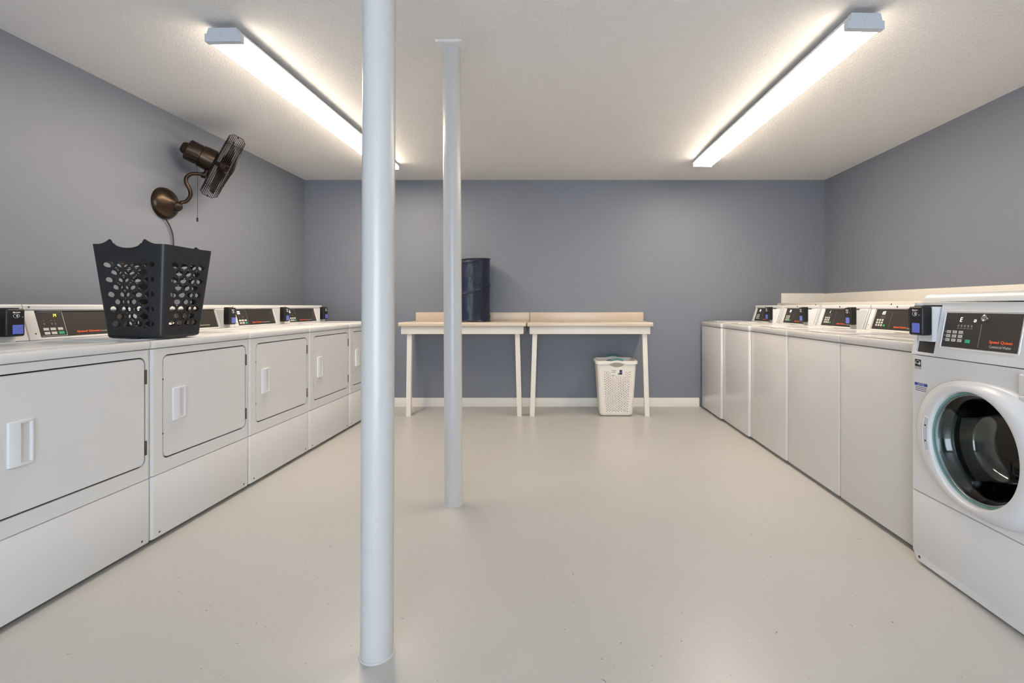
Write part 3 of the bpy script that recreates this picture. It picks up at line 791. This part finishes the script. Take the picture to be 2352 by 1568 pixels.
# ------------------------------------------------------------------ navy pop-up hamper
t = thing('laundry_hamper', 'tall navy fabric pop-up hamper on the left counter behind the far post', 'laundry hamper', (-0.893, 4.865, 0.914))
b = new_bm(); nz, ns = 60, 72; rings = []
Hh = 0.628; R = 0.196
for j in range(nz+1):
    z = Hh*j/nz; ring = []
    for k in range(ns):
        a = 2*PI*k/ns
        ph_ = (z/0.31+0.10-(a+PI/2)/(2*PI)) % 1.0
        dist = min(ph_, 1-ph_)
        r_ = R*(1-0.018*math.sin(PI*min(1, dist*2)))+0.0035*math.exp(-(dist/0.02)**2)
        r_ *= 1-0.03*math.sin(PI*z/Hh)*0.5
        r_ += 0.0016*math.sin(5*a+z*22)+0.001*math.sin(11*a-z*35)
        zz = z*(1.0+0.02*math.sin(a+0.6)*(z/Hh))
        if j == 0: r_ += 0.004
        ring.append(b.verts.new((r_*math.cos(a), r_*math.sin(a), zz+0.003)))
    rings.append(ring)
for A, B in zip(rings[:-1], rings[1:]):
    for k in range(ns): b.faces.new((A[k], A[(k+1) % ns], B[(k+1) % ns], B[k]))
b.faces.new(rings[0][::-1])
# inner lining down a bit
inn = [b.verts.new((v.co.x*0.985, v.co.y*0.985, v.co.z)) for v in rings[-1]]
inb = [b.verts.new((v.co.x*0.975, v.co.y*0.975, 0.02)) for v in rings[-1]]
for k in range(ns):
    b.faces.new((rings[-1][k], rings[-1][(k+1) % ns], inn[(k+1) % ns], inn[k])); b.faces.new((inn[k], inn[(k+1) % ns], inb[(k+1) % ns], inb[k]))
b.faces.new(inb)
bmesh.ops.recalc_face_normals(b, faces=b.faces)
fb = finish(b, 'fabric_body', 'navy', t, angle=60)
def hring(z, r_, th):
    return [((r_)*math.cos(a), (r_)*math.sin(a), z*(1+0.02*math.sin(a+0.6)*(z/Hh))+0.003) for a in [2*PI*k/64 for k in range(64)]]
finish(tube(new_bm(), hring(Hh-0.002, R+0.001, 0), 0.0055, 8, closed=True), 'top_hoop', 'navy', t)
finish(tube(new_bm(), [(p[0], p[1], 0.0055) for p in hring(0, R+0.003, 0)], 0.0050, 8, closed=True), 'bottom_hoop', 'navy', t)
hel = []
for i in range(121):
    a = -PI/2+2*PI*i/60; z = 0.31*(i/60)-0.0+0.0-0.031
    if 0.01 < z < Hh-0.01: hel.append(((R+0.001)*math.cos(a), (R+0.001)*math.sin(a), z+0.003))
finish(tube(new_bm(), hel, 0.0038, 6), 'spiral_piping', 'navy', t)
b = new_bm()
tube(b, smooth_path([(0.199*math.cos(a_), 0.199*math.sin(a_), z_) for a_, z_ in ((-1.9, 0.60), (-1.7, 0.585), (-1.45, 0.582), (-1.2, 0.588), (-1.0, 0.60))], 5), 0.004, 6)
finish(b, 'carry_strap', 'navy', t)

# ------------------------------------------------------------------ perforated tapered baskets
def basket_shell(bm, hw0, hw1, hd0, hd1, rc0, rc1, H, th, rows, z0, z1, holes, tops, nseg=12, bottom_r=0.02):
    """rounded-rectangle tapered shell, rows of holes between z0 and z1.
    holes(face, row) -> list of (a_lo, a_hi, cx, rx, rz) cells in face metres ; tops(face, a) -> extra height"""
    def dims(z, off):
        q = z/H
        hw = hw0+(hw1-hw0)*q-off; hd = hd0+(hd1-hd0)*q-off; rc = max(0.004, rc0+(rc1-rc0)*q-off)
        if z < bottom_r:
            s = bottom_r-z; e = bottom_r-math.sqrt(max(0, bottom_r**2-s*s)); hw -= e; hd -= e
        return hw, hd, rc
    def P(face, s, z, off):
        hw, hd, rc = dims(z, off)
        # s in [-1,1] across the flat of the face
        if face == 0: return Vector((s*(hw-rc), -hd, z))
        if face == 1: return Vector((hw, s*(hd-rc), z))
        if face == 2: return Vector((-s*(hw-rc), hd, z))
        return Vector((-hw, -s*(hd-rc), z))
    def C(face, a, z, off):     # corner after face (going counter-clockwise seen from above), a 0..90
        hw, hd, rc = dims(z, off)
        base = [(-90, hw-rc, -(hd-rc)), (0, hw-rc, hd-rc), (90, -(hw-rc), hd-rc), (180, -(hw-rc), -(hd-rc))][face]
        an = math.radians(base[0]+a); return Vector((base[1]+rc*math.cos(an), base[2]+rc*math.sin(an), z))
    V = bm.verts.new
    def quad2(fn, s0, s1, za, zb, fa=None):
        # outer and inner skins
        for off, flip in ((0, False), (th, True)):
            p = [fn(s0, za, off), fn(s1, za, off), fn(s1, zb[1] if isinstance(zb, tuple) else zb, off), fn(s0, zb[0] if isinstance(zb, tuple) else zb, off)]
            vs_ = [V(q) for q in p]
            bm.faces.new(vs_[::-1] if flip else vs_)
    rowz = [z0+(z1-z0)*i/rows for i in range(rows+1)]
    low = [0.0, bottom_r*0.3, bottom_r*0.7, bottom_r, z0] if bottom_r < z0 else [0.0, z0]
    for f in range(4):
        flat = lambda s, z, off, f=f: P(f, s, z, off)
        # bottom bands
        for a, b_ in zip(low[:-1], low[1:]): quad2(flat, -1, 1, a, b_)
        for r in range(rows):
            za, zb = rowz[r], rowz[r+1]
            cells = holes(f, r); cur = -1.0
            for (c0, c1, rx, rz) in cells:
                if c0 > cur+1e-6: quad2(flat, cur, c0, za, zb)
                cx_, cz_ = (c0+c1)/2, (za+zb)/2
                hx = (c1-c0)/2; hz = (zb-za)/2
                angs = [2*PI*k/nseg+PI/nseg*0 for k in range(nseg)]
                loops = []
                for off in (0, th):
                    I, O = [], []
                    for k in range(nseg):
                        ca, sa = math.cos(angs[k]), math.sin(angs[k])
                        I.append(V(P(f, cx_+rx*ca, cz_+rz*sa, off)))
                        # outer: to the rectangle
                        m = max(abs(ca), abs(sa)); ox_, oz_ = ca/m, sa/m
                        if abs(abs(ca)-abs(sa)) < 0.35 and nseg == 12:
                            ox_, oz_ = math.copysign(1, ca), math.copysign(1, sa) if abs(abs(ca)-abs(sa)) > 0 else sa
                        O.append(V(P(f, cx_+hx*ox_, cz_+hz*oz_, off)))
                    loops.append((I, O))
                for k in range(nseg):
                    j = (k+1) % nseg
                    (I, O), (I2, O2) = loops
                    try: bm.faces.new((O[k], O[j], I[j], I[k]))
                    except ValueError: pass
                    bm.faces.new((O2[j], O2[k], I2[k], I2[j]))
                    bm.faces.new((I[k], I[j], I2[j], I2[k]))
                cur = c1
            if cur < 1-1e-6: quad2(flat, cur, 1, za, zb)
        # top band with profile
        n = 48
        for i in range(n):
            s0, s1 = -1+2*i/n, -1+2*(i+1)/n
            h0, h1 = H+tops(f, s0), H+tops(f, s1)
            quad2(flat, s0, s1, z1, (h0, h1))
            a, b2, c, d = P(f, s0, h0, 0), P(f, s1, h1, 0), P(f, s1, h1, th), P(f, s0, h0, th)
            bm.faces.new([V(a), V(b2), V(c), V(d)])
        # corners
        nc = 6
        for i in range(nc):
            a0, a1 = 90*i/nc, 90*(i+1)/nc
            fn = lambda a, z, off, f=f: C(f, a, z, off)
            zs = low+rowz[1:]+[H]
            for q, w in zip(zs[:-1], zs[1:]): quad2(fn, a0, a1, q, w)
            bm.faces.new([V(fn(a0, H, 0)), V(fn(a1, H, 0)), V(fn(a1, H, th)), V(fn(a0, H, th))])
    # floor of the basket
    for z, off, flip in ((0.0, 0, True), (th*1.5, th, False)):
        loop = []
        for f in range(4):
            loop.append(V(P(f, -1, z, off)))
            for i in range(6): loop.append(V(C(f, 90*i/6, z, off)))
        bm.faces.new(loop[::-1] if flip else loop)
    bmesh.ops.remove_doubles(bm, verts=bm.verts, dist=2e-5)
    return bm

# black basket on the dryer
def bk_holes(f, r):
    half = 0.115+0.04*(r/9)         # rough flat half width in metres
    out = []
    n = 4 if r % 2 == 0 else 3
    pitch = 0.44
    for i in range(n):
        c = (i-(n-1)/2)*pitch
        out.append((c-pitch/2, c+pitch/2, pitch*0.39, 0.0135))
    return out
def bk_top(f, s):
    if f in (1, 3): return -0.002*math.cos(s*PI/2)
    a = abs(s)
    if a >= 0.52:
        q = max(0, 1-(a-0.52)/0.40); return 0.024*q*q
    if a > 0.44: return 0.024-(0.52-a)/0.08*0.016
    return 0.008-0.030*math.sqrt(max(0, 1-(a/0.44)**2))
t = thing('laundry_basket', 'black perforated plastic laundry basket standing on the second dryer', 'laundry basket', (-1.950, 2.318, 0.922), 0)
b = basket_shell(new_bm(), 0.128, 0.170, 0.118, 0.152, 0.018, 0.022, 0.430, 0.003, 9, 0.050, 0.355, bk_holes, bk_top, nseg=20, bottom_r=0.012)
finish(b, 'basket_body', 'basket_black', t, angle=40)
b = new_bm(); 
for s in (-1, 1):
    pts = [(x, s*(0.1515), 0.430+bk_top(0, x/0.148)) for x in [0.148*(-0.43+0.86*i/16) for i in range(17)]]
    tube(b, pts, 0.0042, 8)
finish(b, 'handle_lip', 'basket_black', t)

# white basket under the right table
def wk_holes(f, r):
    out = []; n = 8 if r % 2 == 0 else 7
    pitch = 0.222 if f in (0, 2) else 0.222
    for i in range(n):
        c = (i-(n-1)/2)*pitch+0.02
        if f == 0 and r > 27 and -0.42 < c < 0.48: continue
        out.append((c-pitch/2, c+pitch/2, 0.031, 0.0039))
    out = [q for q in out if q[0] >= -1 and q[1] <= 1]
    return out
t = thing('laundry_basket', 'white perforated laundry basket with teal grips on the floor under the right counter', 'laundry basket', (0.562, 4.786, 0), 0)
def wk_top(f, s):
    if f in (0, 2) and abs(s) < 0.42: return -0.030*math.sqrt(max(0, 1-(s/0.42)**2))
    return 0.0
b = basket_shell(new_bm(), 0.160, 0.190, 0.137, 0.165, 0.035, 0.030, 0.512, 0.003, 33, 0.045, 0.440, wk_holes, wk_top, nseg=12, bottom_r=0.03)
finish(b, 'basket_body', 'basket_white', t, angle=40)
b = new_bm()
hw, hd = 0.204, 0.178
rim = rrect(-hw, hw, -hd, hd, 0.035, 6)
inn = rrect(-hw+0.016, hw-0.016, -hd+0.016, hd-0.016, 0.022, 6)
n = len(rim)
def zr(p):   # the rim bows upward over the two grips
    return 0.016*max(0, 1-(p[0]/0.075)**2) if abs(p[1]) > hd-0.02 else 0
def dense(loop):
    out = []
    for i in range(len(loop)):
        a, c = Vector(loop[i]), Vector(loop[(i+1) % len(loop)])
        m = 16 if (a-c).length > 0.1 else 1
        for k in range(m): out.append(tuple(a.lerp(c, k/m)))
    return out
rim, inn = dense(rim), dense(inn); n = len(rim)
L1 = [b.verts.new((p[0], p[1], 0.512+zr(p))) for p in rim]; L2 = [b.verts.new((p[0], p[1], 0.538+zr(p)*0.9)) for p in rim]
L3 = [b.verts.new((q[0], q[1], 0.542+zr(p)*0.9)) for p, q in zip(rim, inn)]; L4 = [b.verts.new((q[0]*0.985, q[1]*0.985, 0.511+zr(p))) for p, q in zip(rim, inn)]
for i in range(n):
    j = (i+1) % n
    for A, B in ((L1, L2), (L2, L3), (L3, L4), (L4, L1)): b.faces.new((A[i], A[j], B[j], B[i]))
bmesh.ops.recalc_face_normals(b, faces=b.faces)
finish(b, 'rim', 'basket_white', t)
for s in (-1, 1):
    b = new_bm()
    pts = [(x, s*(hd-0.006), 0.5455+0.0145*(1-(x/0.075)**2)) for x in [-0.062+0.124*i/14 for i in range(15)]]
    tube(b, pts, 0.0125, 10)
    finish(b, 'grip', 'teal', t)
# printed label on the front of the basket
def face_frame(z):   # tapered front face
    hd_ = 0.137+(0.165-0.137)*z/0.512
    sl = (0.165-0.137)/0.512
    up = Vector((0, -sl, 1)).normalized(); ex = Vector((1, 0, 0)); nrm = ex.cross(up)
    return Matrix(((1, up.x, nrm.x, 0), (0, up.y, nrm.y, -hd_), (0, up.z, nrm.z, z), (0, 0, 0, 1)))
Fm = face_frame(0.385)
s = finish(rbox(new_bm(), -0.052, 0.056, 0.0, 0.073, 0.0003, 0.0008, mtx=Fm), 'label', 'basket_white', t)
b = new_bm()
for y, x1 in ((0.060, -0.005), (0.046, -0.010), (0.012, -0.020)): rbox(b, -0.050, x1, y, y+0.005, 0.0008, 0.0011, mtx=Fm)
finish(b, 'label_lines', 'teal', s)
finish(rbox(new_bm(), 0.026, 0.052, 0.024, 0.070, 0.0008, 0.0012, mtx=Fm), 'label_block', 'navyprint', s)
finish(lathe(new_bm(), [(0, 0.0014), (0.009, 0.0014), (0.009, 0.0008)], 20, Fm @ Matrix.Translation((0.020, 0.032, 0))), 'label_dot', 'teal', s)
b = new_bm()
for x in (-0.045, -0.010, 0.010, 0.030): rbox(b, x, x+0.010, 0.002, 0.006, 0.0008, 0.0011, mtx=Fm)
rbox(b, 0.030, 0.048, 0.046, 0.050, 0.0012, 0.0014, mtx=Fm)
finish(b, 'label_small_print', 'greyprint', s)

# ------------------------------------------------------------------ wall fan
psi, th_ = math.radians(40.5), math.radians(22)
BX, BY = XL, 3.293
dh = Vector((math.cos(psi), math.sin(psi), 0))
def ap(px, py):     # a point of the fan's vertical swing plane
    u = CX-px; s = (F*(-BX)-BY*u)/(dh.x*F+dh.y*u)
    x, y = BX+dh.x*s, BY+dh.y*s
    return Vector((x, y, HC+(CY-py)/F*y))
base = Vector((XL, BY, HC+(CY-467)/F*BY))
fan = thing('wall_fan', 'dark bronze caged fan on a curved arm on the left wall', 'fan', tuple(base))
T = Matrix.Translation(-base)
b = lathe(new_bm(), [(0, 0.075), (0.018, 0.074), (0.035, 0.066), (0.052, 0.055), (0.075, 0.046), (0.096, 0.030), (0.107, 0.012), (0.109, 0.0), (0, 0.0)], 64, Matrix.Rotation(PI/2, 4, 'Y'))
mp = finish(b, 'mount_dome', 'bronze', fan, angle=50)
yk = new_bm(); lathe(yk, [(0, 0.03), (0.022, 0.026), (0.034, 0.012), (0.036, 0.0), (0.03, -0.02), (0, -0.02)], 32, Matrix.Translation((0.062, 0.028, -0.014)) @ Matrix.Rotation(PI/2, 4, 'Y') @ Matrix.Rotation(0.5, 4, 'X'))
finish(yk, 'swivel_knuckle', 'bronze_dark', fan, angle=50)
arm = smooth_path([tuple(base+Vector((0.07, 0.03, -0.002))), ap(417, 465), ap(428, 462), ap(437, 450), ap(436, 436), ap(428, 420), ap(428, 408), ap(438, 400), ap(452, 399), ap(466, 401)], 8)
finish(tube(new_bm(), arm, 0.0125, 14, mtx=T), 'arm', 'bronze', fan, angle=60)
nrm = Vector((math.cos(th_)*dh.x, math.cos(th_)*dh.y, -math.sin(th_)))
cc = ap(512, 382)
upv = Vector((math.sin(th_)*dh.x, math.sin(th_)*dh.y, math.cos(th_)))
side = upv.cross(nrm)
def NM(c): return T @ Matrix(((side.x, upv.x, nrm.x, c.x), (side.y, upv.y, nrm.y, c.y), (side.z, upv.z, nrm.z, c.z), (0, 0, 0, 1)))
CM = NM(cc)
br = new_bm(); tube(br, [ap(462, 401), ap(473, 404)], 0.020, 12, mtx=T); tube(br, [ap(470, 403), ap(479, 386)], 0.016, 12, mtx=T)
tube(br, [ap(470, 403)+side*0.03, ap(470, 403)-side*0.03], 0.008, 10, mtx=T)
finish(br, 'tilt_bracket', 'bronze_dark', fan)
b = lathe(new_bm(), [(0, -0.262), (0.030, -0.258), (0.040, -0.245), (0.044, -0.232), (0.066, -0.225), (0.070, -0.20), (0.0715, -0.145), (0.078, -0.140), (0.082, -0.10), (0.082, -0.062), (0.076, -0.056), (0, -0.054)], 48, CM)
mo = finish(b, 'motor_housing', 'bronze', fan, angle=30)
b = new_bm()
for k in range(10):
    rbox(b, -0.006, 0.006, 0.066, 0.0745, -0.222, -0.150, r=0.002, mtx=CM @ Matrix.Rotation(2*PI*k/10, 4, 'Z'))
finish(b, 'cooling_rib', 'bronze_dark', mo)
# cage
Rc = 0.243
def crad(z):
    if z < -0.030: return Rc-(-0.030-z)*1.0
    if z > 0.030: return Rc-(z-0.030)*1.1
    return Rc
cg = new_bm()
def cring(r, z, th):
    tube(cg, [(r*math.cos(a), r*math.sin(a), z) for a in [2*PI*k/56 for k in range(56)]], th, 5, closed=True, mtx=CM)
for z in (-0.044, -0.034, -0.024, -0.014, -0.004, 0.006, 0.016, 0.026, 0.036, 0.045): cring(crad(z), z, 0.0017)
for k in range(11):
    r = 0.225-0.0175*k
    cring(r, -0.050-0.004*(1-(r/0.23)**2), 0.0014); cring(r, 0.052+0.012*(1-(r/0.23)**2), 0.0014)
finish(cg, 'cage_rings', 'bronze_dark', fan)
cg = new_bm()
for k in range(8):
    for da in (-0.05, 0.05):
        a = 2*PI*k/8+0.25+da
        path = [(0.045, -0.055), (0.225, -0.052), (Rc-0.018, -0.050), (Rc+0.001, -0.030), (Rc+0.001, 0.030), (Rc-0.022, 0.052), (0.225, 0.054), (0.045, 0.066)]
        tube(cg, [(r*math.cos(a), r*math.sin(a), z) for r, z in path], 0.0016, 5, mtx=CM)
lathe(cg, [(0, 0.072), (0.03, 0.071), (0.05, 0.066), (0.05, 0.062), (0, 0.062)], 32, CM)
finish(cg, 'cage_ribs', 'bronze_dark', fan)
b = new_bm(); tube(b, [(0, Rc-0.002, 0.0), (0, Rc+0.010, 0.0)], 0.004, 8, mtx=CM); tube(b, [(0, -Rc+0.002, 0.0), (0, -Rc-0.010, 0.0)], 0.003, 8, mtx=CM)
finish(b, 'cage_clip', 'bronze_dark', fan)
finish(lathe(new_bm(), [(0, 0.035), (0.03, 0.032), (0.042, 0.015), (0.042, -0.02), (0.015, -0.03), (0.015, -0.06), (0, -0.06)], 32, CM), 'hub', 'bronze_dark', fan)
for k in range(3):
    b = new_bm(); a0 = 2*PI*k/3+0.4; NR, NA = 10, 8; g = []
    for i in range(NR+1):
        r = 0.038+0.175*i/NR; w = 0.35+0.42*math.sin(PI*min(1, 0.25+0.65*i/NR)); row = []
        for j in range(NA+1):
            q = j/NA-0.5; a = a0+q*w*1.3
            row.append(b.verts.new((r*math.cos(a), r*math.sin(a), 0.028*q*2*(1-0.4*i/NR)*1.0+0.006*(q*q*4))))
        g.append(row)
    fs = [b.faces.new((g[i][j], g[i+1][j], g[i+1][j+1], g[i][j+1])) for i in range(NR) for j in range(NA)]
    ex = bmesh.ops.extrude_face_region(b, geom=fs)
    for v in [q for q in ex['geom'] if isinstance(q, bmesh.types.BMVert)]: v.co.z += 0.0018
    bmesh.ops.recalc_face_normals(b, faces=b.faces)
    bmesh.ops.transform(b, matrix=CM, verts=b.verts)
    finish(b, 'blade', 'bronze_dark', fan, angle=60)
c0 = ap(450, 377); c1 = ap(453.5, 395); c2 = Vector((c1.x, c1.y, ap(454, 500).z)); 
ch = finish(tube(new_bm(), [c0, c1, c2], 0.0012, 6, mtx=T), 'pull_chain', 'bronze_dark', fan)
finish(tube(new_bm(), [c2, c2-Vector((0, 0, 0.028))], 0.0055, 10, mtx=T), 'chain_pull', 'bronze_dark', ch)
def wp(px, py, x=-2.700):
    y = F*(-x)/(CX-px); return Vector((x, y, HC+(CY-py)/F*y))
cord = smooth_path([wp(379, 500, -2.695), wp(388, 515), wp(395, 532), wp(398, 550), wp(398.5, 580), wp(398, 640), wp(397, 700), wp(396, 735)], 6)
finish(tube(new_bm(), cord, 0.0042, 8, mtx=T), 'power_cord', 'cord', fan)
